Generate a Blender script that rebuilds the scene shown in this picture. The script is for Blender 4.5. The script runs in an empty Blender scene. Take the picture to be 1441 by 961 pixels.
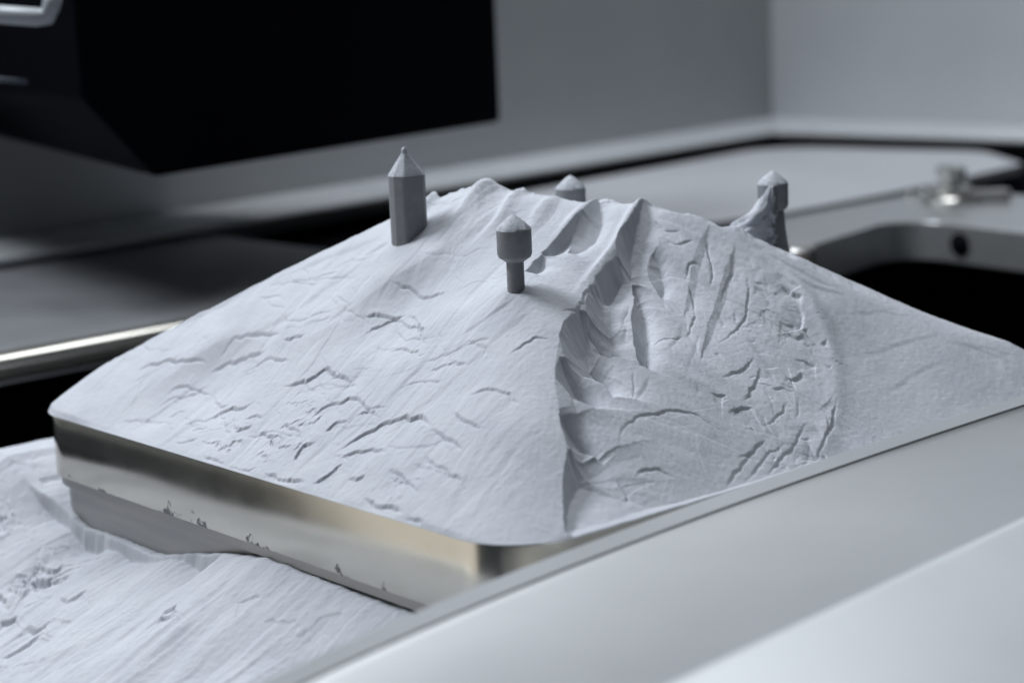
import bpy, bmesh, math
import numpy as np
from mathutils import Vector, Matrix

# ------------------------------------------------------------------ units and camera
# All coordinates below are written in camera heights above the build plate; HU turns them into metres.
HU = 0.144
C = bpy.context.scene.collection
FPX, CX, CY = 2718.0, 720.5, 480.5
pit, rol = math.radians(10.9), math.radians(2.31)
fwd = np.array([0, math.cos(pit), -math.sin(pit)])
_r0 = np.array([1.0, 0, 0]); _u0 = np.cross(_r0, fwd)
cright = math.cos(rol) * _r0 - math.sin(rol) * _u0
cup = math.sin(rol) * _r0 + math.cos(rol) * _u0

cam = bpy.data.cameras.new('camera'); camo = bpy.data.objects.new('camera', cam); C.objects.link(camo)
cam.sensor_width = 36; cam.lens = FPX / 1441 * 36
m = Matrix(((cright[0], cup[0], -fwd[0], 0), (cright[1], cup[1], -fwd[1], 0), (cright[2], cup[2], -fwd[2], HU), (0, 0, 0, 1)))
camo.matrix_world = m
cam.clip_start = 0.01; cam.clip_end = 50
cam.dof.use_dof = True; cam.dof.focus_distance = 4.05 * HU; cam.dof.aperture_fstop = 10
scn = bpy.context.scene; scn.camera = camo
scn.view_settings.view_transform = 'Standard'; scn.view_settings.look = 'None'
scn.view_settings.exposure = 0.0; scn.view_settings.gamma = 1
try: scn.view_settings.use_curve_mapping = False
except Exception: pass

world = bpy.data.worlds.new('World'); scn.world = world; world.use_nodes = True
wb = world.node_tree.nodes['Background']
wb.inputs[0].default_value = (0.72, 0.86, 1.0, 1); wb.inputs[1].default_value = 0.045

def area(name, loc, target, sx, sy, power, col):
    l = bpy.data.lights.new(name, 'AREA'); l.shape = 'RECTANGLE'; l.size = sx * HU; l.size_y = sy * HU
    l.energy = power; l.color = col
    o = bpy.data.objects.new(name, l); C.objects.link(o)
    o.location = Vector(loc) * HU
    o.rotation_euler = (Vector(target) * HU - o.location).to_track_quat('-Z', 'Y').to_euler()
    return o
area('chamber_light', (-3.8, 6.0, 5.4), (0.0, 4.3, 0.0), 2.1, 1.7, 10.6, (0.89, 0.945, 1.0))
area('ceiling_light', (0.6, 7.2, 8.0), (1.0, 6.5, 0.0), 6.0, 4.5, 10.3, (0.92, 0.96, 1.0))
area('door_light', (-2.8, 3.2, -0.02), (-0.3, 3.55, -0.1), 1.9, 1.5, 0.15, (1.0, 0.955, 0.87))  # added warm lamp out of view, gives the slab side its beige reflection

# ------------------------------------------------------------------ picture <-> place
def ray(x, y): return fwd + cright * (x - CX) / FPX + cup * (CY - y) / FPX
def at(x, y, z=None, Y=None):
    d = ray(x, y); t = (z - 1) / d[2] if z is not None else Y / d[1]
    return np.array([0, 0, 1.0]) + d * t
def proj(P):
    q = np.array(P, float) - [0, 0, 1]; w = q @ fwd; return CX + FPX * (q @ cright) / w, CY - FPX * (q @ cup) / w
F0 = np.array([-0.011, 3.221]); AZ = math.radians(49.35)
EU = np.array([math.sin(AZ), math.cos(AZ)]); EV = np.array([-math.cos(AZ), math.sin(AZ)])
SIDE = 1.81; RAD = 0.155
def W(u, v): return F0[0] + u * EU[0] + v * EV[0], F0[1] + u * EU[1] + v * EV[1]
def UV(x, y):
    dx, dy = x - F0[0], y - F0[1]
    return dx * EU[0] + dy * EU[1], dx * EV[0] + dy * EV[1]

# ------------------------------------------------------------------ materials
def newmat(name):
    mt = bpy.data.materials.new(name); mt.use_nodes = True
    nt = mt.node_tree; b = nt.nodes['Principled BSDF']; return mt, nt, b
def N(nt, t, **k):
    n = nt.nodes.new(t)
    for a, v in k.items():
        if hasattr(n, a): setattr(n, a, v)
        else: n.inputs[a.replace('_', ' ')].default_value = v
    return n
def noisy(name, c1, c2, scale, rough, metal=0.0, stretch=(1, 1, 1), bump=0.0, bscale=None, bdist=0.0003, rvar=0.0, spec=0.5, detail=6, rot=0.0):
    mt, nt, b = newmat(name)
    tc = N(nt, 'ShaderNodeTexCoord'); mp = N(nt, 'ShaderNodeMapping')
    mp.inputs['Scale'].default_value = stretch; mp.inputs['Rotation'].default_value = (0, 0, rot)
    nt.links.new(tc.outputs['Object'], mp.inputs[0])
    n = N(nt, 'ShaderNodeTexNoise', Scale=scale, Detail=detail, Roughness=0.6)
    nt.links.new(mp.outputs[0], n.inputs['Vector'])
    r = N(nt, 'ShaderNodeValToRGB'); r.color_ramp.elements[0].position = 0.32; r.color_ramp.elements[1].position = 0.68
    r.color_ramp.elements[0].color = (*c1, 1); r.color_ramp.elements[1].color = (*c2, 1)
    nt.links.new(n.outputs[0], r.inputs[0]); nt.links.new(r.outputs[0], b.inputs['Base Color'])
    b.inputs['Roughness'].default_value = rough; b.inputs['Metallic'].default_value = metal
    b.inputs['Specular IOR Level'].default_value = spec
    if rvar:
        mr = N(nt, 'ShaderNodeMapRange'); mr.inputs['To Min'].default_value = rough - rvar; mr.inputs['To Max'].default_value = rough + rvar
        mr.inputs['From Min'].default_value = 0.3; mr.inputs['From Max'].default_value = 0.7
        nt.links.new(n.outputs[0], mr.inputs[0]); nt.links.new(mr.outputs[0], b.inputs['Roughness'])
    if bump:
        n2 = N(nt, 'ShaderNodeTexNoise', Scale=bscale or scale * 4, Detail=4.0, Roughness=0.65)
        nt.links.new(mp.outputs[0], n2.inputs['Vector'])
        bp = N(nt, 'ShaderNodeBump', Strength=bump, Distance=bdist)
        nt.links.new(n2.outputs[0], bp.inputs['Height']); nt.links.new(bp.outputs[0], b.inputs['Normal'])
    return mt
M = {}
M['powder'] = noisy('grey_powder', (0.44, 0.455, 0.50), (0.50, 0.515, 0.555), 60, 0.95, bump=0.35, bscale=2200, bdist=0.0002, spec=0.15)
M['print'] = noisy('printed_metal', (0.23, 0.235, 0.25), (0.28, 0.285, 0.30), 400, 0.62, metal=0.25, bump=0.5, bscale=2600, bdist=0.00012)
M['capdust'] = noisy('powder_dusted_print', (0.36, 0.38, 0.42), (0.56, 0.58, 0.62), 900, 0.9, bump=0.7, bscale=2600, bdist=0.0003, spec=0.2)
M['steel'] = noisy('ground_steel', (0.54, 0.52, 0.46), (0.65, 0.625, 0.56), 26, 0.20, metal=1.0, bump=0.10, bscale=60, bdist=0.00015, rvar=0.04)
def stains(mt):
    """dried powder smears and specks low on the steel side"""
    nt = mt.node_tree; b = nt.nodes['Principled BSDF']; tc = N(nt, 'ShaderNodeTexCoord'); sp = N(nt, 'ShaderNodeSeparateXYZ'); nt.links.new(tc.outputs['Object'], sp.inputs[0])
    n = N(nt, 'ShaderNodeTexNoise', Scale=95.0, Detail=5.0, Roughness=0.6); nt.links.new(tc.outputs['Object'], n.inputs['Vector'])
    mr = N(nt, 'ShaderNodeMapRange'); mr.inputs['From Min'].default_value = -.0120; mr.inputs['From Max'].default_value = -.0215; mr.inputs['To Min'].default_value = -.22; mr.inputs['To Max'].default_value = .0
    nt.links.new(sp.outputs['Z'], mr.inputs[0]); a = N(nt, 'ShaderNodeMath', operation='ADD'); nt.links.new(n.outputs[0], a.inputs[0]); nt.links.new(mr.outputs[0], a.inputs[1])
    m2 = N(nt, 'ShaderNodeMapRange'); m2.inputs['From Min'].default_value = .56; m2.inputs['From Max'].default_value = .60; nt.links.new(a.outputs[0], m2.inputs[0])
    mx = N(nt, 'ShaderNodeMix', data_type='RGBA'); src = b.inputs['Base Color'].links[0].from_socket
    nt.links.new(m2.outputs[0], mx.inputs[0]); nt.links.new(src, mx.inputs[6]); mx.inputs[7].default_value = (.20, .21, .23, 1); nt.links.new(mx.outputs[2], b.inputs['Base Color'])
    s1 = N(nt, 'ShaderNodeMath', operation='SUBTRACT'); s1.inputs[0].default_value = 1.0; nt.links.new(m2.outputs[0], s1.inputs[1]); nt.links.new(s1.outputs[0], b.inputs['Metallic'])
    r0 = b.inputs['Roughness'].links[0].from_socket; m3 = N(nt, 'ShaderNodeMath', operation='MAXIMUM'); nt.links.new(r0, m3.inputs[0]); nt.links.new(m2.outputs[0], m3.inputs[1]); nt.links.new(m3.outputs[0], b.inputs['Roughness'])
stains(M['steel'])
M['platform'] = noisy('machined_platform', (0.33, 0.33, 0.33), (0.42, 0.41, 0.40), 14, 0.42, metal=0.9, stretch=(1, 1, 14), bump=0.1, bscale=60, bdist=0.0002, rvar=0.05)
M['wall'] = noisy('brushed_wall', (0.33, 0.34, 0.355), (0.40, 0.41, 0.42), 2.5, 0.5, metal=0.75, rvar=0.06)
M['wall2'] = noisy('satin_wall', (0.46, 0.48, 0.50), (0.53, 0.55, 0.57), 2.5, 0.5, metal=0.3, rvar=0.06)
M['frame'] = noisy('brushed_aluminium', (0.50, 0.515, 0.53), (0.60, 0.61, 0.62), 3, 0.40, metal=0.85, rvar=0.03)
M['floor'] = noisy('dusty_floor_metal', (0.36, 0.37, 0.39), (0.46, 0.47, 0.50), 5, 0.40, metal=0.6, rvar=0.1)
M['bed'] = noisy('grey_bed', (0.52, 0.53, 0.56), (0.58, 0.59, 0.62), 6, 0.5, metal=0.3, rvar=0.06)
M['polished'] = noisy('polished_bar', (0.66, 0.67, 0.66), (0.74, 0.74, 0.72), 8, 0.30, metal=1.0, rvar=0.04)
M['barsteel'] = noisy('satin_bar', (0.50, 0.49, 0.45), (0.60, 0.585, 0.53), 8, 0.18, metal=0.85, rvar=0.03)
M['sill'] = noisy('pale_brushed_sill', (0.70, 0.72, 0.75), (0.78, 0.80, 0.82), 4, 0.42, metal=0.5, rvar=0.03)
M['ledge'] = noisy('pale_ledge', (0.62, 0.64, 0.67), (0.70, 0.72, 0.74), 6, 0.3, metal=0.15, rvar=0.04)
M['grip'] = noisy('grey_grip', (0.20, 0.22, 0.24), (0.26, 0.28, 0.30), 10, 0.45)
M['black'] = noisy('black_housing', (0.0010, 0.0014, 0.0028), (0.0016, 0.0022, 0.004), 12, 0.6, spec=0.02)
M['trim'] = noisy('dark_blue_trim', (0.02, 0.03, 0.045), (0.03, 0.04, 0.06), 12, 0.4)
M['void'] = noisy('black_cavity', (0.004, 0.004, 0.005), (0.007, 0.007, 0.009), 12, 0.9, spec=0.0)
M['bolt'] = noisy('bright_bolt', (0.62, 0.61, 0.58), (0.75, 0.74, 0.7), 60, 0.18, metal=1.0)
M['copper'] = noisy('copper_fitting', (0.55, 0.22, 0.12), (0.65, 0.28, 0.16), 60, 0.3, metal=1.0)
M['stain'] = noisy('dried_powder_smear', (0.20, 0.21, 0.23), (0.30, 0.31, 0.33), 900, 0.9, bump=0.6, bscale=2500, bdist=0.0002)

# ------------------------------------------------------------------ mesh helpers
def link(name, me, mat, parent=None, smooth=False):
    me.materials.append(mat)
    if smooth: me.polygons.foreach_set('use_smooth', [True] * len(me.polygons))
    o = bpy.data.objects.new(name, me); C.objects.link(o)
    if parent is not None: o.parent = parent
    return o
def tag(o, label=None, cat=None, group=None, kind=None):
    if label: o['label'] = label
    if cat: o['category'] = cat
    if group: o['group'] = group
    if kind: o['kind'] = kind
    return o
def empty(name, loc, label, cat, group=None):
    o = bpy.data.objects.new(name, None); C.objects.link(o); o.location = Vector(loc) * HU
    o.empty_display_size = 0.01
    return tag(o, label, cat, group)
def pm(name, verts, faces, mat, parent=None, smooth=False, bevel=0.0, seg=2, org=(0, 0, 0)):
    me = bpy.data.meshes.new(name)
    me.from_pydata([tuple((np.array(v, float) - np.array(org, float)) * HU) for v in verts], [], faces); me.validate()
    bm = bmesh.new(); bm.from_mesh(me)
    bmesh.ops.recalc_face_normals(bm, faces=bm.faces)
    if bevel:
        bmesh.ops.bevel(bm, geom=[e for e in bm.edges if e.is_manifold and e.calc_face_angle(0) > 0.4], offset=bevel * HU, segments=seg, affect='EDGES', profile=0.5)
    bm.to_mesh(me); bm.free()
    o = link(name, me, mat, parent, smooth)
    if parent is None: o.location = Vector(org) * HU
    return o
def prism(name, poly, z0, z1, mat, parent=None, **k):
    """a vertical prism over a plan polygon"""
    n = len(poly)
    V = [(p[0], p[1], z0) for p in poly] + [(p[0], p[1], z1) for p in poly]
    Fc = [tuple(range(n - 1, -1, -1)), tuple(range(n, 2 * n))] + [(i, (i + 1) % n, n + (i + 1) % n, n + i) for i in range(n)]
    return pm(name, V, Fc, mat, parent, **k)
def rpoly(pts, rads, seg=8):
    """plan polygon with rounded corners"""
    out = []; n = len(pts)
    for i in range(n):
        p = np.array(pts[i][:2], float); a = np.array(pts[i - 1][:2], float); b = np.array(pts[(i + 1) % n][:2], float); r = rads[i]
        if r <= 0: out.append(tuple(p)); continue
        da = (a - p) / np.linalg.norm(a - p); db = (b - p) / np.linalg.norm(b - p)
        ang = math.acos(np.clip(da @ db, -1, 1)); t = r / math.tan(ang / 2)
        c = p + (da + db) / np.linalg.norm(da + db) * r / math.sin(ang / 2)
        A = p + da * t - c; B = p + db * t - c
        a0 = math.atan2(A[1], A[0]); a1 = math.atan2(B[1], B[0])
        d = (a1 - a0 + math.pi) % (2 * math.pi) - math.pi
        for k in range(seg + 1):
            q = a0 + d * k / seg; out.append((c[0] + r * math.cos(q), c[1] + r * math.sin(q)))
    return out
def lathe(name, prof, mat, parent=None, seg=40, org=(0, 0, 0), wob=0.0, smooth=True):
    """prof: (radius, z) from bottom to top around a vertical axis at org"""
    rng = np.random.RandomState(len(name)); V = []; Fc = []
    for (r, z) in prof:
        for k in range(seg):
            a = 2 * math.pi * k / seg
            rr = r * (1 + wob * (rng.rand() - .5))
            V.append((rr * math.cos(a), rr * math.sin(a), z))
    for i in range(len(prof) - 1):
        for k in range(seg):
            Fc.append((i * seg + k, i * seg + (k + 1) % seg, (i + 1) * seg + (k + 1) % seg, (i + 1) * seg + k))
    Fc.append(tuple(range(seg - 1, -1, -1))); Fc.append(tuple(range((len(prof) - 1) * seg, len(prof) * seg)))
    o = pm(name, V, Fc, mat, parent)
    if parent is None: o.location = Vector(org) * HU
    me = o.data
    if smooth:
        me.polygons.foreach_set('use_smooth', [True] * len(me.polygons)); me.set_sharp_from_angle(angle=math.radians(35))
    return o
def tube(name, pts, r, mat, parent=None, seg=12):
    V = []; Fc = []; P = [np.array(p, float) for p in pts]
    for i, p in enumerate(P):
        t = P[min(i + 1, len(P) - 1)] - P[max(i - 1, 0)]; t /= np.linalg.norm(t)
        a = np.cross(t, [0, 0, 1.0]); a = a / np.linalg.norm(a) if np.linalg.norm(a) > 1e-4 else np.array([1.0, 0, 0]); b = np.cross(t, a)
        for k in range(seg):
            q = 2 * math.pi * k / seg; V.append(tuple(p + r * (math.cos(q) * a + math.sin(q) * b)))
    for i in range(len(P) - 1):
        for k in range(seg): Fc.append((i * seg + k, i * seg + (k + 1) % seg, (i + 1) * seg + (k + 1) % seg, (i + 1) * seg + k))
    Fc.append(tuple(range(seg))); Fc.append(tuple(range((len(P) - 1) * seg, len(P) * seg)))
    return pm(name, V, Fc, mat, parent, smooth=True)

# ------------------------------------------------------------------ noise
_rs = np.random.RandomState(7); _T = _rs.rand(256, 256)
def vnoise(x, y):
    xi = np.floor(x).astype(np.int64); yi = np.floor(y).astype(np.int64); fx = x - xi; fy = y - yi
    fx = fx * fx * fx * (fx * (fx * 6 - 15) + 10); fy = fy * fy * fy * (fy * (fy * 6 - 15) + 10)
    x0 = xi & 255; x1 = (xi + 1) & 255; y0 = yi & 255; y1 = (yi + 1) & 255
    a = _T[x0, y0]; b = _T[x1, y0]; c = _T[x0, y1]; d = _T[x1, y1]
    return (a + (b - a) * fx) * (1 - fy) + (c + (d - c) * fx) * fy
def fbm(x, y, o=4, g=0.5):
    s = 0; a = 1; t = 0
    for i in range(o):
        s = s + a * (vnoise(x + 17.3 * i, y + 9.1 * i) - .5); t += a; a *= g; x = x * 2.03; y = y * 2.03
    return s / t * 2
def sstep(a, b, x):
    t = np.clip((x - a) / (b - a), 0, 1); return t * t * (3 - 2 * t)

# ------------------------------------------------------------------ the powder relief
class Field:
    """a height field over the plan axes u and v"""
    def __init__(s, us, vs):
        s.us, s.vs = us, vs; s.U, s.V = np.meshgrid(us, vs, indexing='ij'); s.Z = np.zeros_like(s.U)
    def z(s, u, v):
        i = np.clip(np.searchsorted(s.us, u) - 1, 0, len(s.us) - 2); j = np.clip(np.searchsorted(s.vs, v) - 1, 0, len(s.vs) - 2)
        a = np.clip((u - s.us[i]) / (s.us[i + 1] - s.us[i]), 0, 1); b = np.clip((v - s.vs[j]) / (s.vs[j + 1] - s.vs[j]), 0, 1)
        Z = s.B
        return (Z[i, j] * (1 - a) + Z[i + 1, j] * a) * (1 - b) + (Z[i, j + 1] * (1 - a) + Z[i + 1, j + 1] * a) * b
    def hit(s, px, py):
        """where the sight line through a photo point meets the base surface, in plan"""
        d = ray(px, py); t = np.linspace(2.2, 7, 2500)
        x, y, z = d[0] * t, d[1] * t, 1 + d[2] * t
        u, v = UV(x, y); below = (z < s.z(u, v))
        ins = (u >= s.us[0] - .02) & (u <= s.us[-1]) & (v >= s.vs[0] - .02) & (v <= s.vs[-1])
        ok = below & ins
        k = np.argmax(ok) if ok.any() else np.argmax(np.where(ins, s.z(u, v) - z, -9))
        return np.array([u[k], v[k]])
    def scarp(s, pts, D, Wd=0.0, fade=0.08, jag=0.0, taper=(0.25, 0.25), rise=0.0, plan=False, seed=0, groove=0.0):
        """a break in the powder: drops by D on the right of the directed line, over a wall of width Wd,
        and climbs back over the length fade; both taper at the ends"""
        P = [np.array(p, float) if plan else s.hit(*p) for p in pts]
        # resample and make ragged
        L = [0]
        for a, b in zip(P[:-1], P[1:]): L.append(L[-1] + np.linalg.norm(b - a))
        n = max(3, int(L[-1] / (0.0035 if jag else 0.02)) + 1); q = np.linspace(0, L[-1], n)
        xs = np.interp(q, L, [p[0] for p in P]); ys = np.interp(q, L, [p[1] for p in P])
        if not jag or len(pts) > 2:
            k = max(1, n // (len(pts) * (8 if jag else 4))); ker = np.ones(2 * k + 1) / (2 * k + 1)
            xs = np.convolve(np.pad(xs, k, 'edge'), ker, 'valid'); ys = np.convolve(np.pad(ys, k, 'edge'), ker, 'valid')
        if jag:
            rr = np.random.RandomState(seed + int(abs(pts[0][0] * 13 + pts[0][1] * 7)) % 9999)
            jj = np.interp(np.arange(n), np.arange(0, n + 2, 2), rr.randn(len(np.arange(0, n + 2, 2)))) * .30 + rr.randn(n) * .05
            jj += np.interp(np.arange(n), np.arange(0, n + 5, 5), rr.randn(len(np.arange(0, n + 5, 5)))) * .7
            jj += np.interp(q, np.linspace(0, L[-1], max(3, n // 8)), rr.randn(max(3, n // 8))) * 1.3
            tx = np.gradient(xs); ty = np.gradient(ys); tl = np.hypot(tx, ty) + 1e-9
            xs = xs - ty / tl * jj * jag; ys = ys + tx / tl * jj * jag
        ext = Wd + fade * 3.2 + .02
        i0, i1 = np.searchsorted(s.us, [xs.min() - ext, xs.max() + ext]); j0, j1 = np.searchsorted(s.vs, [ys.min() - ext, ys.max() + ext])
        if i1 <= i0 or j1 <= j0: return
        U = s.U[i0:i1, j0:j1]; V = s.V[i0:i1, j0:j1]
        best = np.full(U.shape, 1e9); sd = np.zeros(U.shape); tt = np.zeros(U.shape)
        for k in range(n - 1):
            ax, ay, bx, by = xs[k], ys[k], xs[k + 1], ys[k + 1]
            dx, dy = bx - ax, by - ay; l2 = dx * dx + dy * dy + 1e-12
            rawt = ((U - ax) * dx + (V - ay) * dy) / l2; t = np.clip(rawt, 0, 1)
            ex = U - ax - t * dx; ey = V - ay - t * dy; d2 = ex * ex + ey * ey
            mk = d2 < best
            best = np.where(mk, d2, best); cr = dx * (V - ay) - dy * (U - ax)
            sd = np.where(mk, -np.sign(cr), sd); tt = np.where(mk, (k + t) / (n - 1), tt)
        d = np.sqrt(best) * sd
        w = sstep(0, taper[0], tt) * sstep(0, taper[1], 1 - tt) * (.72 + .56 * vnoise(tt * L[-1] * 28 + xs[0] * 50, tt * 0 + ys[0] * 40)) if min(taper) > 0 else sstep(-.001, max(taper[0], 1e-6), tt) * sstep(-.001, max(taper[1], 1e-6), 1 - tt)
        Wl = Wd * (0.15 + 0.85 * w) + 0.0035
        p = np.where(d <= 0, 0, np.where(d < Wl, d / Wl, np.exp(-(((d - Wl) / fade) ** 1.3 if False else (d - Wl) / fade))))
        p = p + np.where(d > -.002, groove * np.exp(-((d - Wl * .8) / .0024) ** 2), 0)
        up = np.where(d <= 0, np.exp(d / 0.012) * rise, 0)
        s.Z[i0:i1, j0:j1] += w * (-D * p + up)
    def leaf(s, Lp, Rp, D, fade):
        """a facet that falls by D from its left edge to its right edge, where the ground goes on and climbs back"""
        def prep(pts):
            P = np.array([s.hit(*p) for p in pts]); L = np.r_[0, np.cumsum(np.hypot(*np.diff(P, axis=0).T))]
            n = max(8, int(L[-1] / .006)); q = np.linspace(0, L[-1], n); return np.interp(q, L, P[:, 0]), np.interp(q, L, P[:, 1])
        A, Bq = prep(Lp), prep(Rp)
        r_ = np.random.RandomState(int(Lp[0][0] * 3 + Lp[0][1]) % 9999)
        ax_ = np.r_[A[0], Bq[0]]; ay_ = np.r_[A[1], Bq[1]]; ext = fade * 3
        i0, i1 = np.searchsorted(s.us, [ax_.min() - ext, ax_.max() + ext]); j0, j1 = np.searchsorted(s.vs, [ay_.min() - ext, ay_.max() + ext])
        U = s.U[i0:i1, j0:j1]; V = s.V[i0:i1, j0:j1]
        wob = .0022
        Uw = U + wob * fbm(U * 45, V * 45, 3); Vw = V + wob * fbm(U * 45 + 20, V * 45, 3)
        def sdist(xy):
            xs, ys = xy; best = np.full(U.shape, 1e9); sd = np.zeros(U.shape); tt = np.zeros(U.shape); n = len(xs)
            for k in range(n - 1):
                dx, dy = xs[k + 1] - xs[k], ys[k + 1] - ys[k]; l2 = dx * dx + dy * dy + 1e-12
                t = np.clip(((Uw - xs[k]) * dx + (Vw - ys[k]) * dy) / l2, 0, 1); ex = Uw - xs[k] - t * dx; ey = Vw - ys[k] - t * dy; d2 = ex * ex + ey * ey
                mk = d2 < best; best = np.where(mk, d2, best); tt = np.where(mk, (k + t) / (n - 1), tt)
                sd = np.where(mk, -np.sign(dx * (Vw - ys[k]) - dy * (Uw - xs[k])), sd)
            return np.sqrt(best) * sd, tt
        dL, tL = sdist(A); dR, tR = sdist(Bq)
        inside = (dL > 0) & (dR < 0)
        fr = np.clip(dL / (dL - dR + 1e-9), 0, 1)
        w = np.sin(np.pi * np.clip(tR, 0, 1)) ** .5
        p = np.where(inside, fr ** .85 * w, np.where(dR >= 0, w * np.exp(-dR / fade), 0))
        s.Z[i0:i1, j0:j1] -= D * p
    def ridge(s, pts, H_, wd, taper=(0.2, 0.2), inner=1.0):
        P = [s.hit(*p) for p in pts]; L = [0]
        for a, b in zip(P[:-1], P[1:]): L.append(L[-1] + np.linalg.norm(b - a))
        n = max(3, int(L[-1] / .02)); q = np.linspace(0, L[-1], n)
        xs = np.interp(q, L, [p[0] for p in P]); ys = np.interp(q, L, [p[1] for p in P])
        ext = wd * 3
        i0, i1 = np.searchsorted(s.us, [xs.min() - ext, xs.max() + ext]); j0, j1 = np.searchsorted(s.vs, [ys.min() - ext, ys.max() + ext])
        U = s.U[i0:i1, j0:j1]; V = s.V[i0:i1, j0:j1]; best = np.full(U.shape, 1e9); tt = np.zeros(U.shape); sd = np.zeros(U.shape)
        for k in range(n - 1):
            ax, ay, bx, by = xs[k], ys[k], xs[k + 1], ys[k + 1]; dx, dy = bx - ax, by - ay; l2 = dx * dx + dy * dy + 1e-12
            t = np.clip(((U - ax) * dx + (V - ay) * dy) / l2, 0, 1); ex = U - ax - t * dx; ey = V - ay - t * dy; d2 = ex * ex + ey * ey
            mk = d2 < best; best = np.where(mk, d2, best); tt = np.where(mk, (k + t) / (n - 1), tt)
            sd = np.where(mk, -np.sign(dx * (V - ay) - dy * (U - ax)), sd)
        w = sstep(0, taper[0], tt) * sstep(0, taper[1], 1 - tt)
        ww = np.where(sd > 0, wd * inner, wd)
        s.Z[i0:i1, j0:j1] += H_ * w * np.exp(-best / (ww * ww))
    def mesh(s, name, keep, mat, snap=None):
        nu, nv = s.U.shape; U, V = s.U.copy(), s.V.copy()
        if snap: U, V = snap(U, V)
        x, y = W(U, V); co = np.stack([x, y, s.Z], -1).reshape(-1, 3) * HU
        idx = np.arange(nu * nv).reshape(nu, nv)
        q = np.stack([idx[:-1, :-1], idx[1:, :-1], idx[1:, 1:], idx[:-1, 1:]], -1)
        k = keep[:-1, :-1] | keep[1:, :-1] | keep[1:, 1:] | keep[:-1, 1:]
        q = q[k]; used = np.zeros(nu * nv, bool); used[q.ravel()] = True
        remap = np.cumsum(used) - 1; q = remap[q]; co = co[used]
        me = bpy.data.meshes.new(name); me.vertices.add(len(co)); me.vertices.foreach_set('co', co.astype(np.float32).ravel())
        me.loops.add(q.size); me.loops.foreach_set('vertex_index', q.astype(np.int32).ravel())
        me.polygons.add(len(q)); me.polygons.foreach_set('loop_start', np.arange(0, q.size, 4, dtype=np.int32))
        me.polygons.foreach_set('loop_total', np.full(len(q), 4, np.int32)); me.update(calc_edges=True)
        me.polygons.foreach_set('use_smooth', np.ones(len(q), bool))
        return link(name, me, mat)

def axis(a, b, c, n1, n2):
    return np.concatenate([np.linspace(a, b, n1, endpoint=False), np.linspace(b, c, n2)])
P_ = Field(axis(0, 1.08, SIDE, 760, 210), axis(0, 1.12, SIDE, 780, 200))

def rr_dist(U, V):
    """distance inside the rounded square, and the nearest point on it for outside points"""
    hs = SIDE / 2; px = np.abs(U - hs) - (hs - RAD); py = np.abs(V - hs) - (hs - RAD)
    return -(np.hypot(np.maximum(px, 0), np.maximum(py, 0)) + np.minimum(np.maximum(px, py), 0) - RAD)
def rr_snap(U, V):
    hs = SIDE / 2; du, dv = U - hs, V - hs; px = np.abs(du) - (hs - RAD); py = np.abs(dv) - (hs - RAD)
    l = np.hypot(np.maximum(px, 0), np.maximum(py, 0)); out = (l > RAD) & (px > 0) & (py > 0)
    k = np.where(out, RAD / np.maximum(l, 1e-9), 1)
    return np.where(out, hs + np.sign(du) * (hs - RAD + px * k), U), np.where(out, hs + np.sign(dv) * (hs - RAD + py * k), V)

# control heights (x, Y, z) of the heap
ctl = []
for k in range(44):
    a = 2 * math.pi * k / 44; d = np.array([math.cos(a), math.sin(a)]); t = 1.4
    lo, hi = 0, 1.4
    for _ in range(30):
        mid = (lo + hi) / 2
        if rr_dist(SIDE / 2 + d[0] * mid, SIDE / 2 + d[1] * mid) > 0: lo = mid
        else: hi = mid
    x, y = W(SIDE / 2 + d[0] * lo, SIDE / 2 + d[1] * lo); ctl.append((x, y, 0.0))
def sil(px, py, Y):
    p = at(px, py, Y=Y); ctl.append(tuple(p))
for px, py, Y in [(100, 540, 4.56), (160, 505, 4.55), (230, 458, 4.54), (320, 392, 4.53), (380, 360, 4.52), (440, 336, 4.51), (500, 320, 4.5), (550, 305, 4.5),
                  (605, 280, 4.5), (680, 265, 4.5), (760, 275, 4.49), (805, 284, 4.49), (840, 288, 4.48), (905, 286, 4.47), (960, 302, 4.46), (1020, 318, 4.45), (1075, 342, 4.45),
                  (1130, 370, 4.44), (1190, 398, 4.44), (1250, 424, 4.43), (1330, 454, 4.43), (1400, 477, 4.42), (1460, 499, 4.42),
                  (722, 410, 4.0), (575, 337, 4.33), (1088, 362, 4.6)]: sil(px, py, Y)
for u, v, z in [(.25, .25, .14), (.4, .4, .24), (.7, .7, .40), (.30, .9, .185), (.5, .9, .30), (.25, 1.3, .15), (.3, .55, .19), (.9, .28, .175), (.9, .5, .30), (1.3, .25, .155),
                (1.4, 1.1, .24), (1.1, 1.4, .22), (1.35, 1.35, .17), (.8, 1.5, .17), (1.55, .8, .15), (1.1, 1.1, .37), (1.02, 1.02, .43), (1.0, .90, .435), (.78, 1.24, .37), (1.27, .72, .30), (.6, 1.45, .27)]:
    x, y = W(u, v); ctl.append((x, y, z))
ctl = np.array(ctl)
def rbf_fit(c, lam=1e-4):
    n = len(c); d = np.hypot(c[:, None, 0] - c[None, :, 0], c[:, None, 1] - c[None, :, 1]); K = np.where(d > 0, d * d * np.log(d + 1e-12), 0) + lam * np.eye(n)
    Pm = np.c_[np.ones(n), c[:, :2]]; A = np.block([[K, Pm], [Pm.T, np.zeros((3, 3))]])
    return np.linalg.solve(A, np.r_[c[:, 2], 0, 0, 0])
wts = rbf_fit(ctl, 2e-4)
def rbf_eval(x, y):
    s = wts[-3] + wts[-2] * x + wts[-1] * y
    for i, c in enumerate(ctl):
        d2 = (x - c[0]) ** 2 + (y - c[1]) ** 2; s = s + wts[i] * .5 * d2 * np.log(d2 + 1e-12)
    return s
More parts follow.
